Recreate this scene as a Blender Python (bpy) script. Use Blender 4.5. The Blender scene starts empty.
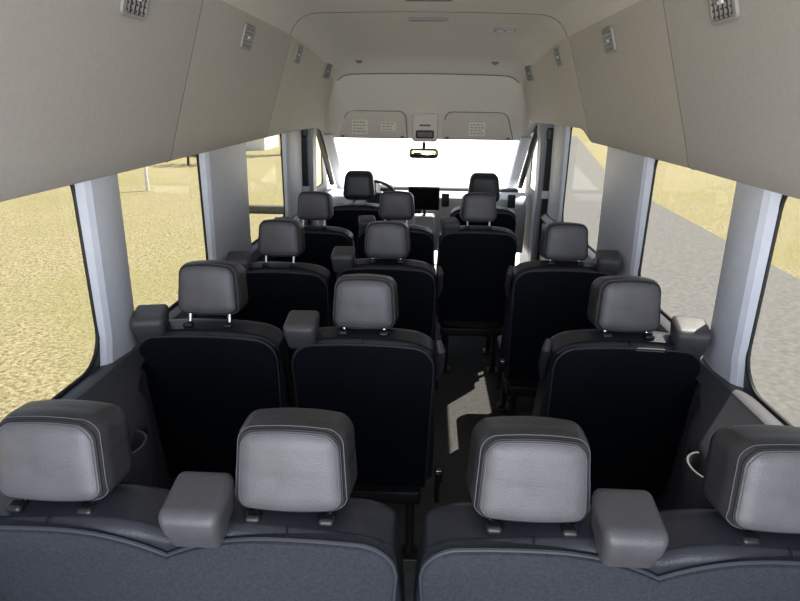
import bpy, bmesh, math, random
from mathutils import Vector, Matrix
random.seed(7)
S = bpy.context.scene
COL = S.collection
PI = math.pi

# ------------------------------------------------------------------ materials
def mat(name, color, rough=.6, var=.0, vscale=30, bump=0., bscale=200, metal=0., spec=.5, color2=None, coords='Object', detail=4):
    m = bpy.data.materials.new(name); m.use_nodes = True
    nt = m.node_tree; b = nt.nodes['Principled BSDF']
    b.inputs['Base Color'].default_value = (*color, 1)
    b.inputs['Roughness'].default_value = rough
    b.inputs['Metallic'].default_value = metal
    b.inputs['Specular IOR Level'].default_value = spec
    tc = nt.nodes.new('ShaderNodeTexCoord')
    if var or color2:
        n = nt.nodes.new('ShaderNodeTexNoise'); n.inputs['Scale'].default_value = vscale; n.inputs['Detail'].default_value = detail
        nt.links.new(tc.outputs[coords], n.inputs['Vector'])
        r = nt.nodes.new('ShaderNodeValToRGB')
        c2 = color2 if color2 else tuple(min(1, c*(1+var)) for c in color)
        c1 = color if color2 else tuple(c*(1-var) for c in color)
        r.color_ramp.elements[0].color = (*c1, 1); r.color_ramp.elements[0].position = .34
        r.color_ramp.elements[1].color = (*c2, 1); r.color_ramp.elements[1].position = .66
        nt.links.new(n.outputs['Fac'], r.inputs['Fac']); nt.links.new(r.outputs['Color'], b.inputs['Base Color'])
    if bump:
        n2 = nt.nodes.new('ShaderNodeTexNoise'); n2.inputs['Scale'].default_value = bscale; n2.inputs['Detail'].default_value = 2
        nt.links.new(tc.outputs[coords], n2.inputs['Vector'])
        bp = nt.nodes.new('ShaderNodeBump'); bp.inputs['Strength'].default_value = bump; bp.inputs['Distance'].default_value = .004
        nt.links.new(n2.outputs['Fac'], bp.inputs['Height']); nt.links.new(bp.outputs['Normal'], b.inputs['Normal'])
    return m

def glass(name, tint, haze=0., gloss=.06):
    m = bpy.data.materials.new(name); m.use_nodes = True
    nt = m.node_tree; nt.nodes.clear()
    out = nt.nodes.new('ShaderNodeOutputMaterial')
    t = nt.nodes.new('ShaderNodeBsdfTransparent'); t.inputs['Color'].default_value = (*tint, 1)
    g = nt.nodes.new('ShaderNodeBsdfGlossy'); g.inputs['Roughness'].default_value = .02
    mx = nt.nodes.new('ShaderNodeMixShader'); mx.inputs['Fac'].default_value = gloss
    nt.links.new(t.outputs[0], mx.inputs[1]); nt.links.new(g.outputs[0], mx.inputs[2])
    last = mx
    if haze:
        d = nt.nodes.new('ShaderNodeBsdfTranslucent'); d.inputs['Color'].default_value = (1, .99, .97, 1)
        mh = nt.nodes.new('ShaderNodeMixShader'); mh.inputs['Fac'].default_value = haze
        nt.links.new(mx.outputs[0], mh.inputs[1]); nt.links.new(d.outputs[0], mh.inputs[2]); last = mh
    nt.links.new(last.outputs[0], out.inputs['Surface'])
    return m

M = {}
M['leather'] = mat('headrest leather', (.032,.031,.034), .36, var=.10, vscale=18, bump=.25, bscale=420, spec=.5)
M['leather_rear_lit'] = mat('grey leather cover', (.098,.093,.104), .42, var=.08, vscale=18, bump=.25, bscale=420, spec=.5)  # same leather made paler: light from the rear put into the colour
M['leather_mid'] = mat('mid grey leather', (.072,.070,.078), .42, var=.08, vscale=18, bump=.25, bscale=420, spec=.5)
M['leather_black'] = mat('black leather', (.022,.023,.031), .34, var=.12, vscale=20, bump=.2, bscale=350, spec=.4)
M['back_black'] = mat('black seat back cover', (.0035,.0055,.009), .7, bump=.15, bscale=300, spec=.15)
M['back_fabric'] = mat('blue grey seat back fabric', (.031,.034,.044), .8, var=.18, vscale=160, bump=.4, bscale=600, spec=.25)
M['piping'] = mat('dark piping', (.035,.04,.052), .45)
M['stitch'] = mat('grey stitching', (.085,.085,.105), .55)
M['seam'] = mat('black seam', (.006,.006,.008), .6)
M['plastic_dark'] = mat('dark grey plastic', (.055,.056,.068), .45, var=.08, vscale=40, bump=.1, bscale=500)
M['plastic_black'] = mat('black plastic', (.010,.010,.012), .4)
M['chrome'] = mat('chrome steel', (.75,.75,.77), .18, metal=1.)
M['pillar'] = mat('light grey pillar plastic', (.58,.60,.68), .5, var=.03, vscale=30, bump=.06, bscale=500)
M['pillar_dark'] = mat('mid grey pillar plastic', (.34,.35,.39), .5, var=.04, vscale=30)
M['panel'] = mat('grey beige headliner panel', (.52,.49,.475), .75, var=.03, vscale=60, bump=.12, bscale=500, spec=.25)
M['panel_mid_lit'] = mat('beige headliner panel', (.58,.54,.50), .75, var=.03, vscale=60, bump=.12, bscale=500, spec=.25)  # one step lighter than the rear panels, windshield light painted in
M['panel_front_lit'] = mat('windshield lit headliner panel', (.68,.635,.57), .8, var=.03, vscale=60, bump=.12, bscale=500, spec=.2)  # lightest headliner copy: brightness near the windshield put into the colour
M['ceiling'] = mat('beige headliner', (.78,.74,.675), .85, var=.02, vscale=60, bump=.1, bscale=500, spec=.15)
M['visor'] = mat('sun visor vinyl', (.66,.62,.56), .7, var=.03, vscale=60)
M['label'] = mat('pale label', (.80,.78,.66), .6)
M['label_ink'] = mat('label ink', (.42,.40,.34), .6)
M['rubber'] = mat('black rubber', (.006,.006,.007), .55)
M['grille'] = mat('vent frame grey', (.32,.305,.29), .5)
M['grille_dark'] = mat('vent dark slats', (.05,.05,.05), .5)
M['slot'] = mat('dark slot', (.16,.15,.135), .6)
M['floor'] = mat('dark vinyl floor', (.072,.073,.072), .9, spec=.08, var=.15, vscale=40, bump=.15, bscale=200)
M['dash'] = mat('grey dashboard', (.55,.55,.55), .55, var=.05, vscale=30)
M['dash_dark'] = mat('dark dashboard', (.03,.032,.036), .5)
M['screen'] = mat('black screen glass', (.004,.004,.005), .12)
M['lamp'] = mat('lamp lens', (.85,.84,.80), .25)
M['steel'] = mat('painted steel', (.006,.006,.007), .45)
M['tint'] = glass('tinted window glass', (.66,.66,.64), gloss=.03)
M['clear'] = glass('clear window glass', (.93,.95,.95), haze=.04, gloss=.03)
M['mirror'] = mat('reflection tinted mirror glass', (.78,.84,.5), .03, metal=1.)  # yellow green tint paints the reflected grass into the glass
M['asphalt'] = mat('grey asphalt', (.118,.112,.108), .9, bump=.3, bscale=60, color2=(.172,.165,.158), vscale=14, detail=10)
M['concrete'] = mat('pale concrete', (.86,.85,.82), .9, var=.05, vscale=3)
M['white'] = mat('white paint', (.8,.8,.78), .6)
M['wood'] = mat('grey timber', (.10,.09,.08), .8, var=.2, vscale=8)
M['bark'] = mat('dark bark', (.06,.05,.04), .9, var=.3, vscale=8)
M['leaf'] = mat('dull green leaves', (.10,.10,.05), .8, var=.4, vscale=6)
M['roof'] = mat('brown roof', (.22,.17,.12), .8, var=.1, vscale=6)

def grass_mat(name, a, b, c):
    m = bpy.data.materials.new(name); m.use_nodes = True
    nt = m.node_tree; bs = nt.nodes['Principled BSDF']; bs.inputs['Roughness'].default_value = .95
    bs.inputs['Specular IOR Level'].default_value = .1
    tc = nt.nodes.new('ShaderNodeTexCoord')
    n1 = nt.nodes.new('ShaderNodeTexNoise'); n1.inputs['Scale'].default_value = 22; n1.inputs['Detail'].default_value = 12; n1.inputs['Roughness'].default_value = .72
    n2 = nt.nodes.new('ShaderNodeTexNoise'); n2.inputs['Scale'].default_value = .45; n2.inputs['Detail'].default_value = 6
    for n in (n1, n2): nt.links.new(tc.outputs['Object'], n.inputs['Vector'])
    r1 = nt.nodes.new('ShaderNodeValToRGB')
    r1.color_ramp.elements[0].position = .36; r1.color_ramp.elements[0].color = (*a, 1)
    r1.color_ramp.elements[1].position = .62; r1.color_ramp.elements[1].color = (*b, 1)
    r2 = nt.nodes.new('ShaderNodeValToRGB')
    r2.color_ramp.elements[0].position = .42; r2.color_ramp.elements[0].color = (0, 0, 0, 1)
    r2.color_ramp.elements[1].position = .62; r2.color_ramp.elements[1].color = (.6, .6, .6, 1)
    mx = nt.nodes.new('ShaderNodeMix'); mx.data_type = 'RGBA'
    nt.links.new(n1.outputs['Fac'], r1.inputs['Fac']); nt.links.new(n2.outputs['Fac'], r2.inputs['Fac'])
    nt.links.new(r2.outputs['Color'], mx.inputs['Factor'])
    nt.links.new(r1.outputs['Color'], mx.inputs['A']); mx.inputs['B'].default_value = (*c, 1)
    nt.links.new(mx.outputs['Result'], bs.inputs['Base Color'])
    bp = nt.nodes.new('ShaderNodeBump'); bp.inputs['Strength'].default_value = .6; bp.inputs['Distance'].default_value = .05
    nt.links.new(n1.outputs['Fac'], bp.inputs['Height']); nt.links.new(bp.outputs['Normal'], bs.inputs['Normal'])
    return m
M['grass'] = grass_mat('dry grass', (.135,.11,.042), (.46,.40,.255), (.27,.25,.11))

# ------------------------------------------------------------------ mesh helpers
class MB:
    def __init__(s): s.v = []; s.f = []
    def add(s, vs, fs, fn=None):
        o = len(s.v)
        s.v += [tuple(fn(*p)) if fn else tuple(p) for p in vs]
        s.f += [tuple(i+o for i in f) for f in fs]
        return s
    def build(s, name, m, parent=None, smooth=True, angle=35, loc=None):
        me = bpy.data.meshes.new(name)
        bm = bmesh.new()
        vv = [bm.verts.new(p) for p in s.v]
        for f in s.f:
            try: bm.faces.new([vv[i] for i in f])
            except ValueError: pass
        bmesh.ops.recalc_face_normals(bm, faces=bm.faces[:])
        if smooth:
            for f in bm.faces: f.smooth = True
            for e in bm.edges:
                if len(e.link_faces) == 2 and e.calc_face_angle(0) > math.radians(angle): e.smooth = False
        bm.to_mesh(me); bm.free()
        me.materials.append(M[m] if isinstance(m, str) else m)
        o = bpy.data.objects.new(name, me); COL.objects.link(o)
        if parent: o.parent = parent
        if loc: o.location = loc
        return o

def rbox(hx, hy, hz, r, ni=4, nc=3, fn=None, c=(0,0,0)):
    """rounded box with its corners swept on ellipsoids; r scalar or (rx,ry,rz)"""
    R = (r, r, r) if not isinstance(r, tuple) else r
    H = (hx, hy, hz)
    R = tuple(min(R[i], H[i]*.999) for i in range(3))
    vals = []
    for a in range(3):
        core = H[a]-R[a]
        off = [R[a]*math.tan(k/nc*PI/4) for k in range(1, nc+1)]
        v = [-(core+o) for o in reversed(off)] + [-core + 2*core*k/ni for k in range(ni+1)] + [core+o for o in off]
        vals.append(v)
    idx = {}; vs = []; fs = []
    n = [len(v) for v in vals]
    def vert(i, j, k):
        key = (i, j, k)
        if key not in idx:
            p = (vals[0][i], vals[1][j], vals[2][k])
            q = [max(-(H[a]-R[a]), min(H[a]-R[a], p[a])) for a in range(3)]
            d = [(p[a]-q[a])/R[a] for a in range(3)]
            l = math.sqrt(sum(x*x for x in d)) or 1
            w = [q[a]+d[a]/l*R[a]+c[a] for a in range(3)]
            idx[key] = len(vs); vs.append(fn(*w) if fn else tuple(w))
        return idx[key]
    for a in range(3):
        b, d = (a+1) % 3, (a+2) % 3
        for side in (0, n[a]-1):
            for i in range(n[b]-1):
                for j in range(n[d]-1):
                    q = []
                    for (x, y) in ((i, j), (i+1, j), (i+1, j+1), (i, j+1)):
                        t = [0, 0, 0]; t[a] = side; t[b] = x; t[d] = y
                        q.append(vert(*t))
                    fs.append(q)
    return vs, fs

def tube(pts, r, closed=False, n=8, cap=True):
    P = [Vector(p) for p in pts]; N = len(P); vs = []; fs = []
    up = Vector((0, 0, 1)); prev = None
    for i in range(N):
        if closed: t = P[(i+1) % N]-P[i-1]
        else: t = P[min(i+1, N-1)]-P[max(i-1, 0)]
        t.normalize()
        if prev is None:
            a = t.orthogonal().normalized()
        else:
            a = prev - t*prev.dot(t)
            a = a.normalized() if a.length > 1e-6 else t.orthogonal().normalized()
        prev = a; b = t.cross(a)
        rr = r[i] if isinstance(r, (list, tuple)) else r
        for k in range(n):
            th = 2*PI*k/n
            vs.append(tuple(P[i]+a*math.cos(th)*rr+b*math.sin(th)*rr))
    for i in range(N if closed else N-1):
        j = (i+1) % N
        for k in range(n):
            fs.append((i*n+k, i*n+(k+1) % n, j*n+(k+1) % n, j*n+k))
    if cap and not closed:
        fs.append(tuple(range(n))); fs.append(tuple((N-1)*n+k for k in range(n)))
    return vs, fs

def prism(outline, d0, d1, axis='y', fn=None):
    """polygon (a,b) extruded along an axis between d0 and d1"""
    def P(a, b, d):
        if axis == 'y': p = (a, d, b)
        elif axis == 'x': p = (d, a, b)
        else: p = (a, b, d)
        return fn(*p) if fn else p
    n = len(outline)
    vs = [P(a, b, d0) for a, b in outline] + [P(a, b, d1) for a, b in outline]
    fs = [tuple(range(n)), tuple(range(n, 2*n))]
    for i in range(n):
        j = (i+1) % n
        fs.append((i, j, n+j, n+i))
    return vs, fs

def rrect(x0, x1, z0, z1, r, n=6):
    pts = []
    R = r if isinstance(r, (list, tuple)) else (r, r, r, r)     # BL, BR, TR, TL
    for (cx, cz, a0, rr) in ((x0+R[0], z0+R[0], PI, R[0]), (x1-R[1], z0+R[1], 1.5*PI, R[1]), (x1-R[2], z1-R[2], 0, R[2]), (x0+R[3], z1-R[3], .5*PI, R[3])):
        for k in range(n+1):
            a = a0+k/n*PI/2
            pts.append((cx+rr*math.cos(a), cz+rr*math.sin(a)))
    return pts

def box(x0, x1, y0, y1, z0, z1):
    return prism([(x0, z0), (x1, z0), (x1, z1), (x0, z1)], y0, y1)

def grid(fn, nu, nv):
    vs = [tuple(fn(i/nu, j/nv)) for i in range(nu+1) for j in range(nv+1)]
    fs = [(i*(nv+1)+j, (i+1)*(nv+1)+j, (i+1)*(nv+1)+j+1, i*(nv+1)+j+1) for i in range(nu) for j in range(nv)]
    return vs, fs

def loft(sections, closed=False, caps=True):
    n = len(sections[0]); vs = [p for s in sections for p in s]; fs = []
    for i in range(len(sections)-1):
        for j in range(n if closed else n-1):
            k = (j+1) % n
            fs.append((i*n+j, i*n+k, (i+1)*n+k, (i+1)*n+j))
    if closed and caps:
        fs.append(tuple(range(n))); fs.append(tuple((len(sections)-1)*n+j for j in range(n)))
    return vs, fs

def thing(name, label, cat, loc=(0,0,0), rz=0, group=None):
    o = bpy.data.objects.new(name, None); COL.objects.link(o)
    o.empty_display_size = .1
    o.location = loc; o.rotation_euler = (0, 0, rz)
    return tag(o, label, cat, group)
def tag(o, label, cat, group=None):
    o['label'] = label; o['category'] = cat
    if group: o['group'] = group
    return o
def struct(o):
    o['kind'] = 'structure'; return o
def copy_tree(o, parent=None):
    c = o.copy(); COL.objects.link(c)
    if parent: c.parent = parent
    for ch in list(o.children): copy_tree(ch, c)
    return c

# ------------------------------------------------------------------ seats
REC = math.tan(math.radians(9))
def lean(x, y, z):                       # the back leans rearwards as it rises
    return (x, y - (z-1.0)*REC, z)

HX, HY, HZ = .106, .058, .085
HR = (.030, .040, .034)
def head_def(x, y, z):
    k = 1 - .05*(z/HZ)
    f = 1 + .06*(y/HY)
    zz = z - .010*(y/HY)*(1 if z > 0 else 0) - .012*(x/HX)**2*(1 if z > 0 else -.4)
    return (x*k*f, y + .012*(z/HZ) - .006*(1-(x/HX)**2)*(y < 0), zz)
def face_y(x, z):                        # rear surface of the headrest at (x, z)
    a = max(0, abs(x)-(HX-HR[0]))/HR[0]; b = max(0, abs(z)-(HZ-HR[2]))/HR[2]
    return -(HY-HR[1]) - HR[1]*math.sqrt(max(0, 1-min(1, a*a+b*b)))

def add_headrest(root, x, zbot=1.028, y=.060, k=1.0):
    mb = MB().add(*rbox(HX, HY, HZ, HR, 10, 6, head_def))
    h = mb.build('headrest', 'leather', root, angle=60, loc=(x, y, zbot+HZ))
    def ring(ins, off, sc=1.0):
        pts = []
        base = rrect(-HX+ins, HX-ins, -HZ+ins*1.1, HZ-ins*1.1, (.022, .022, .027, .027), 8); full = []
        for p0, p1 in zip(base, base[1:]+base[:1]):
            m = max(1, int(math.hypot(p1[0]-p0[0], p1[1]-p0[1])/.010))
            full += [(p0[0]+(p1[0]-p0[0])*i/m, p0[1]+(p1[1]-p0[1])*i/m) for i in range(m)]
        for (a, b) in full:
            a *= sc; b *= sc
            p = head_def(a, face_y(a, b), b); pts.append((p[0]*(1+off*4), p[1]-off, p[2]*(1+off*4)))
        return pts
    rings = [ring(.0115, -.004)] + [ring(.0115, .0016, q) for q in (1, .97, .9, .75, .55, .3, .08)]
    MB().add(*loft(rings, closed=True)).build('lit_rear_face', 'leather_rear_lit', h, angle=50)  # rear face in the paler tone, painted as lit from behind
    MB().add(*tube(ring(.0095, .0012), .0019, True, 6)).build('piping', 'seam', h)
    MB().add(*tube(ring(.0050, .0012), .0010, True, 6)).build('stitching', 'stitch', h)
    MB().add(*tube(ring(.0145, .0020), .0010, True, 6)).build('stitching', 'stitch', h)
    for s in (-1, 1):
        MB().add(*tube([(s*.066, -.036, -HZ+.02), (s*.066, -.060, -HZ-.06)], .0062, n=12)).build('headrest_post', 'chrome', h)
        c = MB().add(*rbox(.016, .014, .009, .0085, 2, 4)).build('post_collar', 'plastic_black', root, loc=(x+s*.066*k, y-.068, zbot-.006))
    h.scale = (k, k, k if k == 1 else k*.965)
    return h

def arch_outline(hw, zb, zt, cr, drop, n=36, lobes=1, vdrop=0):
    """outline of a back panel: straight foot, rounded shoulders, arched top"""
    pts = [(-hw*.93, zb), (hw*.93, zb)]
    top = []
    for k in range(n*lobes+1):
        x = hw*(math.cos(PI*k/(n*lobes))*.6+.4*(1-2*k/(n*lobes))); x = max(-hw, min(hw, x))
        if lobes == 1: z = zt - drop*(abs(x)/hw)**2
        else:
            c = hw/2*(1 if x >= 0 else -1); u = (x-c)/(hw/2)
            inner = u*(1 if x >= 0 else -1) < 0
            z = zt - (vdrop if inner else drop)*abs(u)**2.2
        e = hw-abs(x)
        if e < cr:
            z -= cr - math.sqrt(max(0, cr*cr-(cr-e)**2))
        top.append((x, z))
    pts += top
    return pts

def add_back(root, hw, panel_mat, lobes=1, x0=0, vdrop=0, seams=(0,), low=0, pt=.997):
    def top_drop(y): return low + .14*max(0, .06-y)
    def shp(x, y, z):
        u = abs(x-x0)/hw
        zz = z - .030*u**3*max(0, (z-.6)/.42) - top_drop(y)*max(0, (z-.8)/.235)
        t = (z-.42)/.6
        w = 1 - .04*t + .02*math.sin(t*PI)
        if lobes == 2:
            zz -= .02*math.exp(-((x-x0)/.05)**2)*max(0, (z-.85)/.15)
        bol = .014*(u**4) if y > .03 else 0
        return lean(x0+(x-x0)*w, y + .05*(.5-t)*(1 if y > 0 else .0) + bol, zz)
    b = MB().add(*rbox(hw, .075, .32, (.075, .035, .035), 8 if lobes == 1 else 14, 5, shp, c=(x0, .030, .715))).build('backrest', 'leather_black', root, angle=60)
    ol = arch_outline(hw-.012, .40, pt, .066, .014, lobes=lobes, vdrop=vdrop)
    ol = [(x0+a, z) for a, z in ol]
    fn = lambda x, y, z: lean(x, y, z)
    inner = [(x0+(a-x0)*.985, z-.004 if z > .5 else z+.004) for a, z in ol]
    n = len(ol)
    # soft edged cover: three nested outlines
    secs = [[lean(a, -.010, z) for a, z in ol], [lean(a, -.052, z) for a, z in ol], [lean(a, -.059, z) for a, z in inner]]
    p = MB().add(*loft(secs, closed=True)).build('back_panel', panel_mat, b, angle=50)
    rim = [lean(a, -.050, z) for a, z in ol[1:]+ol[:1]]
    MB().add(*tube(rim, .0042, False, 7)).build('piping', 'piping', p)
    for sx in seams:
        pts = []
        for k in range(9):
            y = -.045 + k*.105/8
            zz = 1.0362 - .0155*(1 if 0 < k < 8 else 0)*0 - .030*(abs(sx)/hw)**3
            zz -= top_drop(y) + (.012*((4-k)/4)**6 if k < 4 else 0)
            pts.append(lean(x0+sx, y, zz-.001))
        MB().add(*tube(pts, .0016, False, 6)).build('seam', 'seam', b)
    return b

def add_housing(root, x, y=-.012, z=1.018, k=1.0):
    def shp(a, b, c):
        t = (c+.055)/.110
        return (a*(.80+.22*t), b*(.95+.1*t) + .028*(1-t)**2*(b < 0), c + .010*(b/.05)*(1 if c > 0 else 0))
    h = MB().add(*rbox(.054*k, .056, .055, (.018, .022, .022), 3, 4, shp)).build('belt_housing', 'leather_mid', root, angle=60, loc=(x, y, z))
    MB().add(*box(-.024, .024, .048, .0545, .016, .028)).build('belt_slot', 'plastic_black', h)
    return h

def add_lower(root, hw, x0=0):
    def shp(x, y, z):
        u = abs(x-x0)/hw
        return (x, y, z + .02*u**4 - .015*(1-u*u)*(1 if z > .4 else 0))
    MB().add(*rbox(hw, .24, .065, (.05, .06, .05), 5, 4, shp, c=(x0, .33, .375))).build('seat_cushion', 'leather_black', root, angle=60)
    MB().add(*rbox(hw*.9, .2, .03, .012, 2, 2, c=(x0, .31, .295))).build('seat_frame', 'steel', root)
    for sx in (-1, 1):
        for y in (.14, .47):
            mb = MB().add(*tube([(x0+sx*hw*.72, y, .28), (x0+sx*hw*.72, y, .012)], .017, n=10))
            mb.add(*rbox(.035, .045, .008, .006, 1, 2, c=(x0+sx*hw*.72, y, .008)))
            mb.build('leg', 'steel', root)

def add_buckle(root, x):
    b = MB().add(*tube([(x, .02, .36), (x-.004, -.02, .44), (x, -.045, .50)], .010, n=8)).build('buckle_stalk', 'plastic_black', root)
    MB().add(*rbox(.014, .012, .03, .006, 1, 2, c=(x, -.052, .525))).build('belt_buckle', 'plastic_black', b)
    MB().add(*rbox(.010, .004, .008, .003, 1, 2, c=(x, -.064, .54))).build('belt_tongue', 'chrome', b)

def make_seat(side, grab=None, buckle=None):
    root = thing('passenger_seat', '', 'seat')
    add_back(root, .243, 'back_black', low=.012)
    add_headrest(root, 0)
    add_housing(root, side*.200)
    add_lower(root, .225)
    if grab:
        pts = [lean(grab*.245, .02, .84), lean(grab*.255, .0, .90), lean(grab*.255, -.02, .97), lean(grab*.246, .0, 1.0)]
        MB().add(*tube(pts, [.009, .014, .015, .010], n=10)).build('grab_handle', 'leather', root)
    if buckle: add_buckle(root, buckle*.262)
    return root

left_proto = make_seat(-1)
left_aisle = make_seat(-1, grab=1, buckle=1)
right_proto = make_seat(1, grab=-1, buckle=-1)
used = {}
GR = 'black passenger seats in the rows'
def put_seat(proto, key, x, y, z, label, raise_head=0):
    o = proto if key not in used else copy_tree(proto)
    used[key] = 1
    o.location = (x, y, z); o['label'] = label; o['group'] = GR
    for ch in o.children:
        if key == 'l' and ch.name.startswith('belt_housing'): ch.location.x = -.190 if x < -.3 else -.172; ch.location.z = 1.012; ch.rotation_euler.z = .22
        if key == 'r' and ch.name.startswith('belt_housing'): ch.location.x = .190; ch.rotation_euler.z = -.15
    if raise_head:
        for ch in o.children:
            if ch.name.startswith('headrest'): ch.location.z += raise_head
    return o
put_seat(left_proto, 'l', -.685, 1.765, .0, 'black leather seat by the left windows with its grey headrest raised on bare posts', .022)
put_seat(left_aisle, 'a', -.172, 1.765, -.012, 'black leather seat on the aisle directly ahead of the left rear bench')
put_seat(right_proto, 'r', .676, 1.765, .005, 'black leather seat by the right windows directly ahead of the right rear bench')
put_seat(left_proto, 'l', -.667, 2.635, -.030, 'black leather seat by the left windows, ahead of the seat with the raised headrest', .006)
put_seat(left_aisle, 'a', -.160, 2.635, .0, 'black leather aisle seat in the second row ahead of the left rear bench')
put_seat(right_proto, 'r', .668, 2.635, .012, 'black leather seat by the right windows beside the pale sliding door pillar')
put_seat(left_proto, 'l', -.664, 3.48, -.022, 'black leather seat directly behind the driver seat, leftmost of three abreast', .01)
put_seat(left_proto, 'l', -.163, 3.48, .0, 'black leather seat in the middle of three abreast, behind the dashboard screen', .0)
put_seat(left_proto, 'l', .335, 3.48, .0, 'black leather seat directly behind the front passenger seat, rightmost of three abreast')

def make_bench(name, x0, outer, label):
    root = thing(name, label, 'bench seat', (x0, .89, 0), 0, 'double rear benches')
    hw = .438
    add_back(root, hw, 'back_fabric', lobes=2, vdrop=.055, seams=(-.225, .225), low=.036, pt=.974)
    for s in (-1, 1):
        add_headrest(root, s*.227, .995, k=1.035)
    add_housing(root, .068*(1 if outer < 0 else -1), y=-.034, z=1.006, k=1.03)
    add_lower(root, hw-.02)
    return root
def fit_bench_parts(root, xs):
    pass
make_bench('rear_bench', -.440, -1, 'double rear bench at the left, blue grey fabric back under two grey headrests')
make_bench('rear_bench', .458, 1, 'double rear bench at the right, blue grey fabric back under two grey headrests')

def make_front(label, x, rest_x=None):
    root = thing('front_seat', label, 'seat', (x, 4.3, -.02), 0, 'front seats of the cab')
    add_back(root, .25, 'back_black')
    mb = MB().add(*rbox(.112, .06, .105, (.045, .04, .05), 5, 5, lambda a, b, c: (a*(1-.10*(c/.105)), b+.01*c/.1, c)))
    h = mb.build('headrest', 'leather_black', root, angle=60, loc=(0, .06, 1.162))
    for s in (-1, 1):
        MB().add(*tube([(s*.05, .01, -.08), (s*.05, .008, -.16)], .006, n=10)).build('headrest_post', 'chrome', h)
    add_lower(root, .24)
    return root
make_front('black driver seat behind the steering wheel', -.486)
make_front('black front passenger seat at the right of the dashboard screen', .437)

# ------------------------------------------------------------------ van shell
WB, WT = .95, 1.57          # window sill and head heights
WX = .965
def wall_plate(name, s, holes, y0, y1):
    """side wall with rounded window openings, 25 mm thick"""
    bm = bmesh.new()
    loops = [[(y0, 0), (y1, 0), (y1, 1.70), (y0, 1.70)]] + [rrect(a, b, z0, z1, r, 7) for a, b, z0, z1, r in holes]
    edges = []
    for lp in loops:
        vv = [bm.verts.new((0, a, b)) for a, b in lp]
        for i in range(len(vv)): edges.append(bm.edges.new((vv[i], vv[(i+1) % len(vv)])))
    bmesh.ops.triangle_fill(bm, use_beauty=True, use_dissolve=False, edges=edges)
    r = bmesh.ops.extrude_face_region(bm, geom=bm.faces[:])
    for v in r['geom']:
        if isinstance(v, bmesh.types.BMVert): v.co.x += .008*s
    bmesh.ops.recalc_face_normals(bm, faces=bm.faces[:])
    me = bpy.data.meshes.new(name); bm.to_mesh(me); bm.free(); me.materials.append(M['plastic_dark'])
    o = bpy.data.objects.new(name, me); COL.objects.link(o); o.location.x = s*WX
    return struct(o)
holesL = [(.50, 1.603, WB, WT, .11), (1.785, 2.528, WB, WT, .10), (3.09, 4.005, WB, WT, .09), (4.86, 5.5, 1.0, 1.56, .05)]
holesR = [(.50, 1.603, WB, WT, .11), (1.785, 2.528, WB, WT, .10), (3.09, 4.095, WB, 1.63, .09), (4.86, 5.5, 1.0, 1.56, .05)]
wall_plate('wall_left', -1, holesL, .05, 5.75)
wall_plate('wall_right', 1, holesR, .05, 5.75)
k = 1
for s, holes in ((-1, holesL), (1, holesR)):
    for i, (a, b, z0, z1, r) in enumerate(holes):
        w = MB().add(*prism(rrect(a-.02, b+.02, z0-.02, z1+.02, r), s*(WX+.0085), s*(WX+.0125), 'x')).build('window_%d' % k, 'tint' if i < 3 else 'clear')
        struct(w)
        MB().add(*tube([(s*(WX+.004), y, z) for y, z in rrect(a, b, z0, z1, r, 7)], .0065, True, 8)).build('rubber_gasket', 'rubber', w)
        k += 1

# floor
struct(MB().add(*box(-.99, .99, .05, 6.0, -.06, 0)).build('floor', 'floor', smooth=False))

# lower trim: sill, steep slope, vertical face down to the floor
def lower_trim(name, s):
    def sec(y, xin):
        d = (.915-xin)
        pts = [(.962, .946), (.930, .950), (.916, .945), (.906, .930), (.900-d*.55, .930-.42*d-.02), (xin+.012, .880-.42*d), (xin, .860-.45*d), (xin+.006, .45), (xin+.01, .002), (.962, .002)]
        return [(s*x, y, z) for x, z in pts]
    ys = [(.06, .79), (.5, .79), (1.0, .79), (1.38, .79), (1.50, .80), (1.57, .825), (1.64, .87), (1.68, .900), (1.75, .905), (3.0, .905), (4.7, .905)]
    mb = MB().add(*loft([sec(y, x) for y, x in ys], closed=True))
    return struct(mb.build(name, 'plastic_dark', angle=28))
lower_trim('trim_1', -1); lower_trim('trim_2', 1)

# light pillar covers between the windows
def pillar(name, s, y0, y1, zb=.925, zt=1.62, proud=.935, m='pillar'):
    secs = []
    for t in [0, .04, .15, .5, .85, 1]:
        z = zb+(zt-zb)*t
        fl = .03*max(0, 1-t*7)**2
        xx = proud - .012*t
        dd = .045
        sec = [(.964, y0-fl), (xx+.012, y0+.004-fl), (xx, y0+.018-fl), (xx-.006, y0+dd), (xx-.010, (y0+y1)/2), (xx-.006, y1-dd), (xx, y1-.018+fl), (xx+.012, y1-.004+fl), (.964, y1+fl)]
        secs.append([(s*x, y, z) for x, y in sec])
    return struct(MB().add(*loft(secs, closed=True)).build(name, m, angle=25))
n = 3
for s in (-1, 1):
    pillar('trim_%d' % n, s, 1.60, 1.785); n += 1
    pillar('trim_%d' % n, s, 2.525, 3.095); n += 1
    pillar('trim_%d' % n, s, 4.00 if s < 0 else 4.09, 4.46); n += 1

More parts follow.
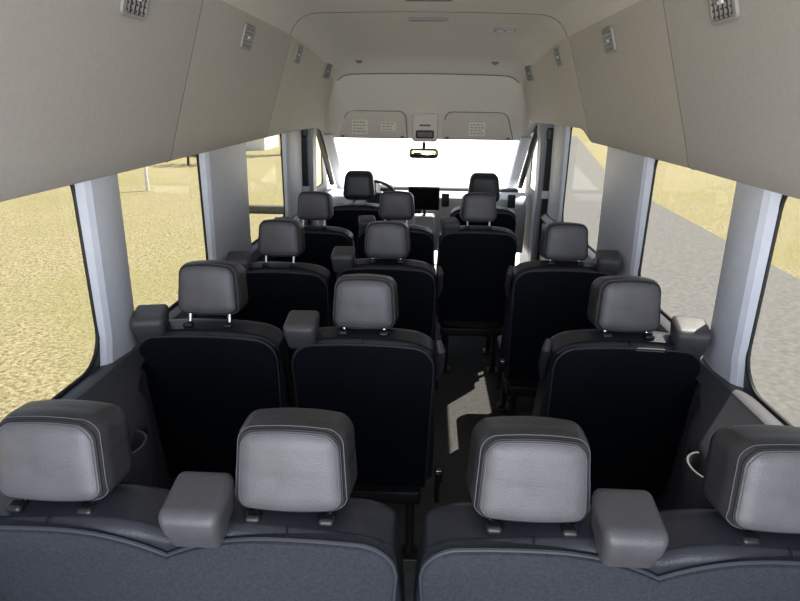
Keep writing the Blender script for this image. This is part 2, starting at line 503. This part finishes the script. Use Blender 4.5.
# overhead side panels, three a side, with a rolled lower lip
def ceil_z(y):
    pts = [(-.3, 2.17), (3.2, 2.17), (3.7, 2.16), (4.1, 2.13), (4.4, 2.08), (4.6, 2.025), (4.758, 1.935), (5.2, 1.93)]
    for (a, za), (b, zb) in zip(pts, pts[1:]):
        if y <= b:
            t = max(0, (y-a)/(b-a)); return za+(zb-za)*t
    return pts[-1][1]
def smooth(t): t = max(0, min(1, t)); return t*t*(3-2*t)
def panel_x(y, z, zlo=1.53):
    return .90 - (.174/.53)*(z-1.53) - .075*smooth((y-3.9)/.85)
def panel_sec(s, y, zlo):
    zc = ceil_z(y); top = zc-.11
    pts = [(.963, zlo+.035), (.93, zlo+.008), (panel_x(y, zlo, zlo)+.008, zlo), (panel_x(y, zlo, zlo)-.006, zlo+.010)]
    for k in range(1, 9):
        z = zlo+.02+(top-zlo-.02)*k/8
        pts.append((panel_x(y, z, zlo), z))
    return [(s*x, y, z) for x, z in pts]
def side_panel(name, s, y0, y1, zlo0, zlo1, rear_blend=0, m='panel'):
    N = max(4, int((y1-y0)/.1)); secs = []
    for i in range(N+1):
        y = y0+(y1-y0)*i/N
        z = zlo1 + (zlo0-zlo1)*max(0, 1-(y-y0)/.2)**2 if rear_blend else zlo0+(zlo1-zlo0)*i/N
        secs.append(panel_sec(s, y, z))
    mb = MB().add(*loft(secs))
    # returned edges of the joint
    for sec, d in ((secs[0], 1), (secs[-1], -1)):
        e = [tuple(p) for p in sec]; o = [(p[0]+s*.012, p[1]+.0, p[2]+.004) for p in sec]
        mb.add(*loft([e, o]))
    return struct(mb.build(name, m, angle=50))
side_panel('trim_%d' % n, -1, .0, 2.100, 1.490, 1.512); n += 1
side_panel('trim_%d' % n, -1, 2.107, 3.375, 1.512, 1.527, 0, 'panel_mid_lit'); n += 1
side_panel('trim_%d' % n, -1, 3.382, 4.76, 1.527, 1.54, 0, 'panel_front_lit'); n += 1
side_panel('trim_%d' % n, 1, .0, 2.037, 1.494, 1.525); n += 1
side_panel('trim_%d' % n, 1, 2.044, 3.297, 1.525, 1.535, 0, 'panel_mid_lit'); n += 1
side_panel('trim_%d' % n, 1, 3.304, 4.76, 1.535, 1.600, 1, 'panel_front_lit'); n += 1
for s, y, z in ((-1, 2.1035, 1.512), (-1, 3.3785, 1.527), (1, 2.0405, 1.525), (1, 3.3005, 1.535)):
    struct(MB().add(*tube([(p[0]+s*.0040, p[1], p[2]) for p in panel_sec(s, y, z)[1:]], .0045, n=8)).build('trim_%d' % n, 'slot')); n += 1
# dark backing seen through the joints, and the outer roof skin
def roof(u, v):
    y = -.05+5.3*v; a = (u-.5)*2
    zc = ceil_z(y)+.05
    x = a*1.0
    z = zc - max(0, abs(a)-.60)**1.4*2.0*(zc-1.6)/.57
    return (x, y, z)
# ceiling
def cl(u, v):
    y = 4.758*v; a = (u-.5)*2
    zc = ceil_z(y); top = zc-.11
    xt = panel_x(y, top)+.0005; W = .17
    # flat middle with wide rounded shoulders running down to the panels
    L = (xt-W) + .24; d = abs(a)*L
    if d <= xt-W: x = d; z = zc+.008*(1-(d/(xt-W))**2)
    else:
        t = (d-(xt-W))/.24
        p0, p1, p2 = Vector((xt-W, zc)), Vector((xt-.036, zc)), Vector((xt, top))
        q = p0*(1-t)**2+p1*2*t*(1-t)+p2*t*t; x, z = q
    return (math.copysign(x, a), y, z-.001)
ce = struct(MB().add(*grid(cl, 60, 60)).build('ceiling', 'ceiling', angle=60))
struct(MB().add(*grid(roof, 40, 30)).build('trim_%d' % n, 'rubber', angle=60)); n += 1
MB().add(*tube([cl(i/40, 3.34/4.758)[:2]+(cl(i/40, 3.34/4.758)[2]-.0005,) for i in range(41)], .0025, n=6)).build('joint_line', 'slot', ce)

# front header between ceiling lip and windshield
outerL = panel_sec(-1, 4.755, 1.54); outerR = panel_sec(1, 4.755, 1.595)
loop = outerL + [cl(i/40, 1) for i in range(1, 40)] + outerR[::-1]
NL = len(loop)
secs = []
inner = [(-.80+1.60*i/(NL-1), 5.0, 1.445) for i in range(NL)]
# arc length matching so that the corners stay at the corners
ln = [0]
for p, q in zip(loop, loop[1:]): ln.append(ln[-1]+(Vector(q)-Vector(p)).length)
for t in [0, .02, .08, .2, .35, .5, .65, .8, .9, 1]:
    sec = []
    for i, p in enumerate(loop):
        x, y, z = p
        a = ln[i]/ln[-1]*2-1
        xi = max(-.80, min(.80, a*1.35*.80)); 
        zi = 1.445 - (max(0, abs(a)-.74)/.26)*.0
        q = (xi, 5.0, zi)
        yy = 4.755+(5.0-4.755)*(1-(1-t)**1.35)
        sec.append((x+(q[0]-x)*t, yy, z+(q[2]-z)*t))
    secs.append(sec)
struct(MB().add(*loft(secs)).build('trim_%d' % n, 'ceiling', angle=50)); n += 1
lip = [(lambda p: (p[0], p[1]-.001, p[2]-.003))(cl(i/40, 1)) for i in range(2, 39)]
struct(MB().add(*tube(lip, .0035, n=8)).build('trim_%d' % n, 'slot')); n += 1  # dark tube stands in for the shading of the ceiling step

# windshield, A pillars, cowl
ws = [(-.82, 5.0, 1.46), (.82, 5.0, 1.46), (.86, 6.05, .86), (-.86, 6.05, .86)]
w = struct(MB().add(ws, [(0, 1, 2, 3)]).build('window_%d' % k, 'clear', smooth=False)); k += 1
for s in (-1, 1):
    secs = []
    for t in [0, .25, .5, .75, 1]:
        c = Vector((s*(.80+.05*t), 4.96+1.06*t, 1.47-.6*t))
        secs.append([tuple(c+Vector(d)) for d in ((-s*.035, .02, .0), (-s*.030, -.03, .0), (s*.0, -.055, 0), (s*.05, -.05, 0), (s*.06, .03, .02), (0, .05, .03))])
    struct(MB().add(*loft(secs, closed=True)).build('trim_%d' % n, 'pillar', angle=40)); n += 1
    # door frame seal just behind the pillar
    struct(MB().add(*tube([(s*.88, 4.80, 1.56), (s*.885, 4.93, 1.49), (s*.905, 5.45, 1.17), (s*.91, 5.7, .98)], .026, n=8)).build('trim_%d' % n, 'rubber')); n += 1

# grey block of the front door pillars (behind the front doors)
for s in (-1, 1):
    secs = []
    for z, x in ((.0, .86), (.9, .86), (1.05, .868), (1.45, .86), (1.60, .84), (1.66, .83)):
        sec = [(.964, 4.52), (x+.02, 4.52), (x, 4.55), (x, 4.68), (x+.02, 4.72), (.964, 4.74)]
        secs.append([(s*a, y, z) for a, y in sec])
    struct(MB().add(*loft(secs, closed=True)).build('trim_%d' % n, 'pillar_dark', angle=30)); n += 1
    t = thing('seat_belt', 'black seat belt hanging down the %s front door pillar' % ('left' if s < 0 else 'right'), 'seat belt', (s*.915, 4.485, .02), 0, 'cab seat belts')
    MB().add(*box(-.022, .022, -.003, .003, .35, 1.50)).build('strap', 'rubber', t)
    MB().add(*rbox(.03, .02, .045, .012, 1, 3, c=(0, -.002, 1.50))).build('upper_guide', 'plastic_black', t)
    MB().add(*rbox(.028, .012, .03, .008, 1, 3, c=(0, -.004, 1.06))).build('latch_plate', 'white', t)
    MB().add(*rbox(.045, .03, .06, .012, 1, 3, c=(0, -.0, .30))).build('retractor', 'plastic_black', t)

# ------------------------------------------------------------------ roof fittings
def make_vent():
    t = thing('air_vent', '', 'air vent', (0,0,0), 0, 'air vents along the overhead panels')
    # local: x along van, y up the panel, z towards the cabin
    outer = rrect(-.058, .058, -.052, .052, .016, 5); inner = rrect(-.046, .046, -.041, .041, .010, 5)
    secs = [[(a, b, 0) for a, b in outer], [(a*.98, b*.98, .008) for a, b in outer], [(a, b, .009) for a, b in inner], [(a, b, -.0) for a, b in inner]]
    MB().add(*loft(secs, closed=True, caps=False)).build('frame', 'grille', t, angle=40)
    MB().add(*prism(inner, .0005, .0015, 'z')).build('recess', 'rubber', t)
    mb = MB()
    for i in range(5):
        y = -.032+.016*i
        mb.add(*prism([(-.045, y-.003), (.045, y-.003), (.045, y+.002), (-.045, y+.002)], .001, .0065, 'z'))
    mb.build('louvre', 'grille_dark', t, smooth=False)
    mb = MB()
    for i in range(4):
        x = -.030+.020*i
        mb.add(*prism([(x-.002, -.040), (x+.002, -.040), (x+.002, .040), (x-.002, .040)], .0015, .0075, 'z'))
    mb.build('vane', 'grille', t, smooth=False)
    MB().add(*rbox(.012, .005, .004, .003, 1, 2, c=(0, 0, .009))).build('thumb_tab', 'white', t)
    return t
vent = make_vent(); first = True
vl = ['cut by the photo edge', 'second from the rear', 'third from the rear', 'nearest the cab']
for s in (-1, 1):
    for (y, z), txt in zip([(1.66, 1.975), (2.64, 1.978), (3.62, 1.985), (4.55, 1.985 if False else 1.80)] if False else [(1.66, 1.975), (2.64, 1.978), (3.62, 1.985), (4.50, 1.93)], vl):
        o = vent if first else copy_tree(vent); first = False
        x = .90 - (.174/.53)*(z-1.53)
        if y > 4: y = 4.42; z = 1.935; x = panel_x(y, z)
        dx = (panel_x(y+.05, z)-panel_x(y-.05, z))/.1+.174/.53*0; xa = Vector((s*dx, 1, 0)).normalized(); ya = Vector((-s*.174, 0, .53)).normalized(); za = xa.cross(ya).normalized(); ya = za.cross(xa)
        if za.x*s > 0: xa = -xa; za = xa.cross(ya)
        mtx = Matrix((xa*1.2, ya*1.0, za)).transposed().to_4x4(); mtx.translation = Vector((s*x, y, z))+za*.001
        o.matrix_world = mtx
        o['label'] = 'louvred air vent in the %s overhead panel, %s' % ('left' if s < 0 else 'right', txt)

def ceil_item(y): return ceil_z(y)
t = thing('ceiling_speaker_slot', 'narrow dark slot vent on the ceiling, ahead of a similar one', 'ceiling vent', (0, 3.55, ceil_z(3.55)), 0)
t.name = 'slot_vent'
MB().add(*rbox(.11, .018, .006, .005, 2, 2, c=(0, 0, .0))).build('frame', 'grille', t)
MB().add(*rbox(.10, .011, .003, .002, 2, 2, c=(0, 0, -.005))).build('slot', 'slot', t)
t2 = copy_tree(t); t2.location = (.005, 2.93, ceil_z(2.93)); t2.scale = (1.0, 1.6, 1); t2['label'] = 'dark slot vent on the ceiling, cut by the top of the photo'
t['group'] = t2['group'] = 'ceiling slot vents'
t = thing('dome_lamp', 'small two lens dome lamp on the right of the ceiling', 'lamp', (.46, 3.86, ceil_z(3.86)))
MB().add(*rbox(.065, .045, .008, .007, 2, 3)).build('bezel', 'grille', t)
for s in (-1, 1): MB().add(*rbox(.022, .026, .005, .005, 2, 3, c=(s*.03, 0, -.007))).build('lens', 'lamp', t)
for s in (-1, 1):
    t = thing('coat_hook', 'small dark clip near the %s front corner of the ceiling' % ('left' if s < 0 else 'right'), 'clip', (s*.50-.01, 4.62, ceil_z(4.62)))
    MB().add(*rbox(.025, .012, .006, .005, 1, 2)).build('base', 'slot', t)
    MB().add(*tube([(-.012, 0, -.004), (-.012, -.006, -.012), (.012, -.006, -.012), (.012, 0, -.004)], .003, n=6)).build('hook', 'slot', t)

# sun visors
def visor(label, x0, x1, xt0, xt1, marks):
    t = thing('sun_visor', label, 'sun visor', ((x0+x1)/2, 4.925, 1.45), 0, 'sun visors')
    c = (x0+x1)/2
    ol = []
    base = [(x0-c, .004), (x1-c, .004), (xt1-c, .212), (xt0-c, .212)]
    rr = [.015, .015, .06, .06]
    for i in range(4):
        p0, p1, p2 = Vector(base[i-1]), Vector(base[i]), Vector(base[(i+1) % 4])
        a = (p0-p1).normalized()*rr[i]; b = (p2-p1).normalized()*rr[i]
        for q in range(7):
            f = q/6; ol.append(tuple((p1+a)*(1-f)**2+p1*2*f*(1-f)+(p1+b)*f*f))
    fn = lambda x, y, z: (x, y-.10*(z-.1)*0, z)
    ins = [((a)*.965, .105+(b-.105)*.94) for a, b in ol]
    secs = [[(a, .012, b) for a, b in ins], [(a, .008, b) for a, b in ol], [(a, -.008, b) for a, b in ol], [(a, -.013, b) for a, b in ins]]
    v = MB().add(*loft(secs, closed=True)).build('visor_panel', 'visor', t, angle=40)
    MB().add(*tube([(a, -.006, b) for a, b in ol[4:]], .005, n=6)).build('edge_shadow_seam', 'slot', t).name = 'piping'  # dark tube draws the shadow line round the visor edge
    for s in (-1, 1):
        MB().add(*rbox(.014, .012, .010, .006, 1, 2, c=(s*((x1-x0)/2-.04), -.012, .012))).build('pivot_clip', 'slot', t)
    for (mx0, mx1, z0, z1, rows) in marks:
        l = MB().add(*box(mx0-c, mx1-c, -.0145, -.0125, z0-1.45, z1-1.45)).build('warning_label', 'label', t, smooth=False)
        mb = MB()
        h = (z1-z0)
        for r_ in range(rows):
            zc = z1-1.45-h*(.18+.64*r_/max(1, rows-1))
            xa = mx0-c+.012
            while xa < mx1-c-.03:
                wd = random.uniform(.012, .03)
                mb.add(*box(xa, min(xa+wd, mx1-c-.01), -.0152, -.0142, zc-.005, zc+.005)); xa += wd+.008
        mb.build('label_print', 'label_ink', l, smooth=False)
    return t
visor('left sun visor with two pale warning labels', -.722, -.155, -.645, -.175, [(-.606, -.476, 1.482, 1.595, 4), (-.37, -.247, 1.509, 1.578, 3)])
visor('right sun visor with a single pale warning label', .128, .700, .155, .640, [(.341, .475, 1.482, 1.585, 4)])

t = thing('overhead_console', 'grey overhead console with two dark map lamps between the visors', 'console', (-.012, 4.93, 1.44))
MB().add(*rbox(.105, .045, .112, (.03, .03, .03), 3, 4, lambda x, y, z: (x*(1+.12*(z-.1)), y-.10*(z-.1)*0, z), c=(0, 0, .10))).build('housing', 'ceiling', t, angle=60)
MB().add(*rbox(.074, .008, .032, .014, 2, 3, c=(0, -.045, .048))).build('lamp_recess', 'plastic_black', t)
for s in (-1, 1):
    MB().add(*rbox(.024, .004, .02, .004, 2, 3, c=(s*.033, -.054, .046))).build('map_lamp', 'slot', t)
MB().add(*rbox(.045, .004, .007, .004, 2, 2, c=(0, -.046, .118))).build('slot', 'slot', t)
t = thing('rear_view_mirror', 'rear view mirror hanging under the overhead console', 'mirror', (-.018, 4.93, 1.335))
MB().add(*rbox(.120, .018, .040, (.03, .015, .03), 3, 4)).build('housing', 'plastic_black', t)
MB().add(*rbox(.106, .003, .031, (.024, .003, .024), 3, 4, c=(0, -.018, 0))).build('mirror_glass', 'mirror', t)
MB().add(*tube([(0, .02, .01), (0, .03, .045), (0, .03, .088)], .014, n=8)).build('stem', 'plastic_black', t)

# ------------------------------------------------------------------ dashboard
t = thing('dashboard', 'grey dashboard across the cab under the windshield', 'dashboard', (0, 5.3, 0))
def dsec(x):
    e = (abs(x)/.93)**4
    return [(x, .02+.05*e, .62), (x, .0+.06*e, .84), (x, .015+.07*e, .915-.02*e), (x, .06+.07*e, .945-.02*e), (x, .25, .945), (x, .70, .87), (x, .73, .40), (x, .1, .40)]
MB().add(*loft([dsec(-.93+1.86*i/20) for i in range(21)], closed=True)).build('dash_body', 'dash', t, angle=35)
MB().add(*rbox(.60, .05, .028, .02, 6, 3, c=(.50-.22, .30, .945))).build('cowl_strip', 'dash_dark', t)
MB().add(*rbox(.17, .09, .05, .03, 3, 4, c=(-.46, .08, .96))).build('instrument_hood', 'dash_dark', t, angle=60)
for x in (.185, .78):
    f = MB().add(*rbox(.035, .012, .06, .01, 1, 3, c=(x, -.005, .90))).build('air_outlet', 'plastic_black', t)
MB().add(*rbox(.10, .13, .22, .03, 2, 3, c=(.0, .02, .56))).build('centre_console', 'dash', t)
g = MB().add(*tube([(.0, -.09, .75), (.0, -.10, .84)], .013, n=8)).build('gear_lever', 'plastic_black', t)
MB().add(*rbox(.02, .02, .03, .015, 1, 3, c=(0, -.10, .86))).build('lever_knob', 'plastic_black', g)
t = thing('dash_screen', 'black tablet style display standing on the middle of the dashboard', 'screen', (-.008, 5.12, .825))
MB().add(*rbox(.138, .014, .103, .012, 2, 3, c=(0, 0, .112))).build('bezel', 'plastic_black', t)
MB().add(*box(-.129, .129, -.0155, -.014, .022, .203)).build('display', 'screen', t, smooth=False)
MB().add(*rbox(.03, .03, .02, .01, 1, 2, c=(-.05, .0, .0))).build('mount', 'plastic_black', t)
t = thing('steering_wheel', 'black steering wheel half hidden by the driver headrest', 'steering wheel', (-.43, 5.05, .93))
t.rotation_euler = (math.radians(-62), 0, 0)
MB().add(*tube([(.19*math.cos(a*PI/24), .19*math.sin(a*PI/24), 0) for a in range(48)], .015, True, 10)).build('rim', 'dash_dark', t)
MB().add(*rbox(.075, .06, .025, .02, 2, 3, c=(0, 0, .03))).build('hub', 'dash_dark', t)
for a in (0, PI, 1.5*PI):
    MB().add(*tube([(.05*math.cos(a), .05*math.sin(a), .025), (.185*math.cos(a), .185*math.sin(a), .0)], .013, n=8)).build('spoke', 'dash_dark', t)
MB().add(*tube([(0, 0, .04), (0, 0, .20)], .035, n=10)).build('column', 'plastic_black', t)

# cup holders on the rear quarter trim
for s in (-1, 1):
    t = thing('cup_holder', 'dark moulded cup holder in the %s rear trim ahead of the bench' % ('left' if s < 0 else 'right'), 'cup holder', (s*.792, 1.36, .655), 0, 'cup holders')
    secs = []
    arc = lambda r, z: [(-s*(r*math.sin(a*PI/14)*.75-.002), r*math.cos(a*PI/14), z) for a in range(15)]
    secs = [arc(.062, .0), arc(.070, .02), arc(.076, .155), arc(.073, .163), arc(.066, .163), arc(.063, .15), arc(.058, .03)]
    MB().add(*loft(secs)).build('cup', 'plastic_dark', t, angle=40)
    b = arc(.060, .05); MB().add(b, [tuple(range(15))]).build('cup_base', 'plastic_black', t)  # black base puts the shade inside the cup into the colour
    MB().add(*box(-.006, .006, .095, .115, .12, .15)).build('switch', 'plastic_black', t)

# ------------------------------------------------------------------ outside
def ground(name, poly, z, m):
    return struct(MB().add([(x, y, z) for x, y in poly], [tuple(range(len(poly)))]).build(name, m, smooth=False))
ground('lawn', [(-120, -60), (120, -60), (120, 160), (-120, 160)], -.72, 'grass')
ground('road', [(-1.6, -30), (5.0, -30), (5.62, 8.6), (6.15, 16.4), (7.1, 24.2), (11.4, 46), (12.5, 52), (4, 52), (-1.0, 12), (-1.6, 6)], -.70, 'asphalt')
ground('whiteout_apron', [(-1.9, 9), (1.9, 9), (5.2, 30), (10.0, 70), (-11.0, 70), (-5.0, 30)], -.685, 'concrete')  # white ground wedge added so the windshield view burns out
t = thing('garden_shed', 'white outbuilding with a brown roof far across the left lawn', 'building', (-10.6, 33, -.72))
MB().add(*box(-1.9, 1.9, -1.5, 1.5, 0, 2.3)).build('wall', 'white', t, smooth=False)
MB().add(*prism([(-2.2, 2.25), (2.2, 2.25), (0, 3.4)], -1.8, 1.8)).build('roof', 'roof', t, smooth=False)
MB().add(*box(-.5, .5, -1.54, -1.49, 0, 1.9)).build('door', 'pillar', t, smooth=False)
tag(MB().add(*tube([(0, 0, 0), (0, 0, 1.3)], .05, n=8)).build('marker_post', 'white', loc=(-7.94, 16.34, -.72)), 'thin white marker post standing in the left lawn', 'post')
tag(MB().add(*rbox(.75, .10, .09, .03, 3, 2)).build('landscape_timber', 'wood', loc=(-3.95, 13.3, -.64)), 'dark low strip of timber lying on the left lawn', 'timber')
def blob_tree(name, label, cat, loc, h, r, trunk):
    t = thing(name, label, cat, loc)
    MB().add(*tube([(0, 0, 0), (.03, 0, h*.4), (-.02, .02, h*.8)], [trunk, trunk*.8, trunk*.3], n=8)).build('trunk', 'bark', t)
    mb = MB()
    for i in range(260):
        a = random.uniform(0, 2*PI); rr = r*random.uniform(.3, 1); z = h*random.uniform(.45, 1.05)
        c = Vector((rr*math.cos(a), rr*math.sin(a), z)); u = Vector((random.uniform(-1,1), random.uniform(-1,1), random.uniform(-1,1))).normalized(); v = u.orthogonal().normalized()
        q = r*.16
        mb.add([tuple(c+u*q), tuple(c+v*q*.5), tuple(c-u*q), tuple(c-v*q*.5)], [(0, 1, 2, 3)])
    mb.build('foliage', 'leaf', t, smooth=False)
blob_tree('tree', 'dark tree beside the white outbuilding across the left lawn', 'tree', (-6.9, 29.0, -.72), 4.0, 1.0, .35)
blob_tree('shrub', 'low bare shrub on the far left lawn', 'shrub', (-9.6, 23.4, -.72), .9, .9, .06)

# ------------------------------------------------------------------ light, world, camera
w = bpy.data.worlds.new('World'); S.world = w; w.use_nodes = True
bg = w.node_tree.nodes['Background']
bg.inputs['Color'].default_value = (.72, .83, 1.0, 1); bg.inputs['Strength'].default_value = 1.55
sd = Vector((.42, .36, .83)).normalized()
L = bpy.data.lights.new('sun', 'SUN'); L.energy = 20; L.angle = math.radians(.6); L.color = (1, .95, .87)
lo = bpy.data.objects.new('sun', L); COL.objects.link(lo); lo.rotation_euler = sd.to_track_quat('Z', 'Y').to_euler(); lo.location = (5, 5, 8)

A = bpy.data.lights.new('rear_door_fill', 'AREA'); A.energy = 75; A.shape = 'RECTANGLE'; A.size = 1.9; A.size_y = 1.3; A.color = (.86, .92, 1)  # added fill lamp, boosts the sky light through the open rear doors
ao = bpy.data.objects.new('rear_door_fill', A); COL.objects.link(ao); ao.location = (0, -1.4, 1.15); ao.rotation_euler = Vector((0, -1, 0)).to_track_quat('Z', 'Y').to_euler()
cam = bpy.data.cameras.new('camera'); co = bpy.data.objects.new('camera', cam); COL.objects.link(co)
f, cx, cz, pit, yaw, rol = 582, .0255, 1.72, .326, -.045, .0135
fw = Vector((math.sin(yaw)*math.cos(pit), math.cos(yaw)*math.cos(pit), -math.sin(pit)))
r = Vector((math.cos(yaw), -math.sin(yaw), 0)); u = r.cross(fw)
r2 = r*math.cos(rol)+u*math.sin(rol); u2 = -r*math.sin(rol)+u*math.cos(rol)
mt = Matrix((r2, u2, -fw)).transposed().to_4x4(); mt.translation = Vector((cx, 0, cz))
co.matrix_world = mt
cam.sensor_fit = 'HORIZONTAL'; cam.sensor_width = 36; cam.lens = 36*f/800; cam.clip_start = .02; cam.clip_end = 500
S.camera = co
S.view_settings.view_transform = 'Standard'; S.view_settings.look = 'None'; S.view_settings.exposure = 0
try:
    S.cycles.max_bounces = 12; S.cycles.diffuse_bounces = 6; S.cycles.glossy_bounces = 4; S.cycles.transparent_max_bounces = 12
    S.cycles.use_denoising = True; S.cycles.sample_clamp_indirect = 8; S.cycles.caustics_reflective = False; S.cycles.caustics_refractive = False
except Exception: pass
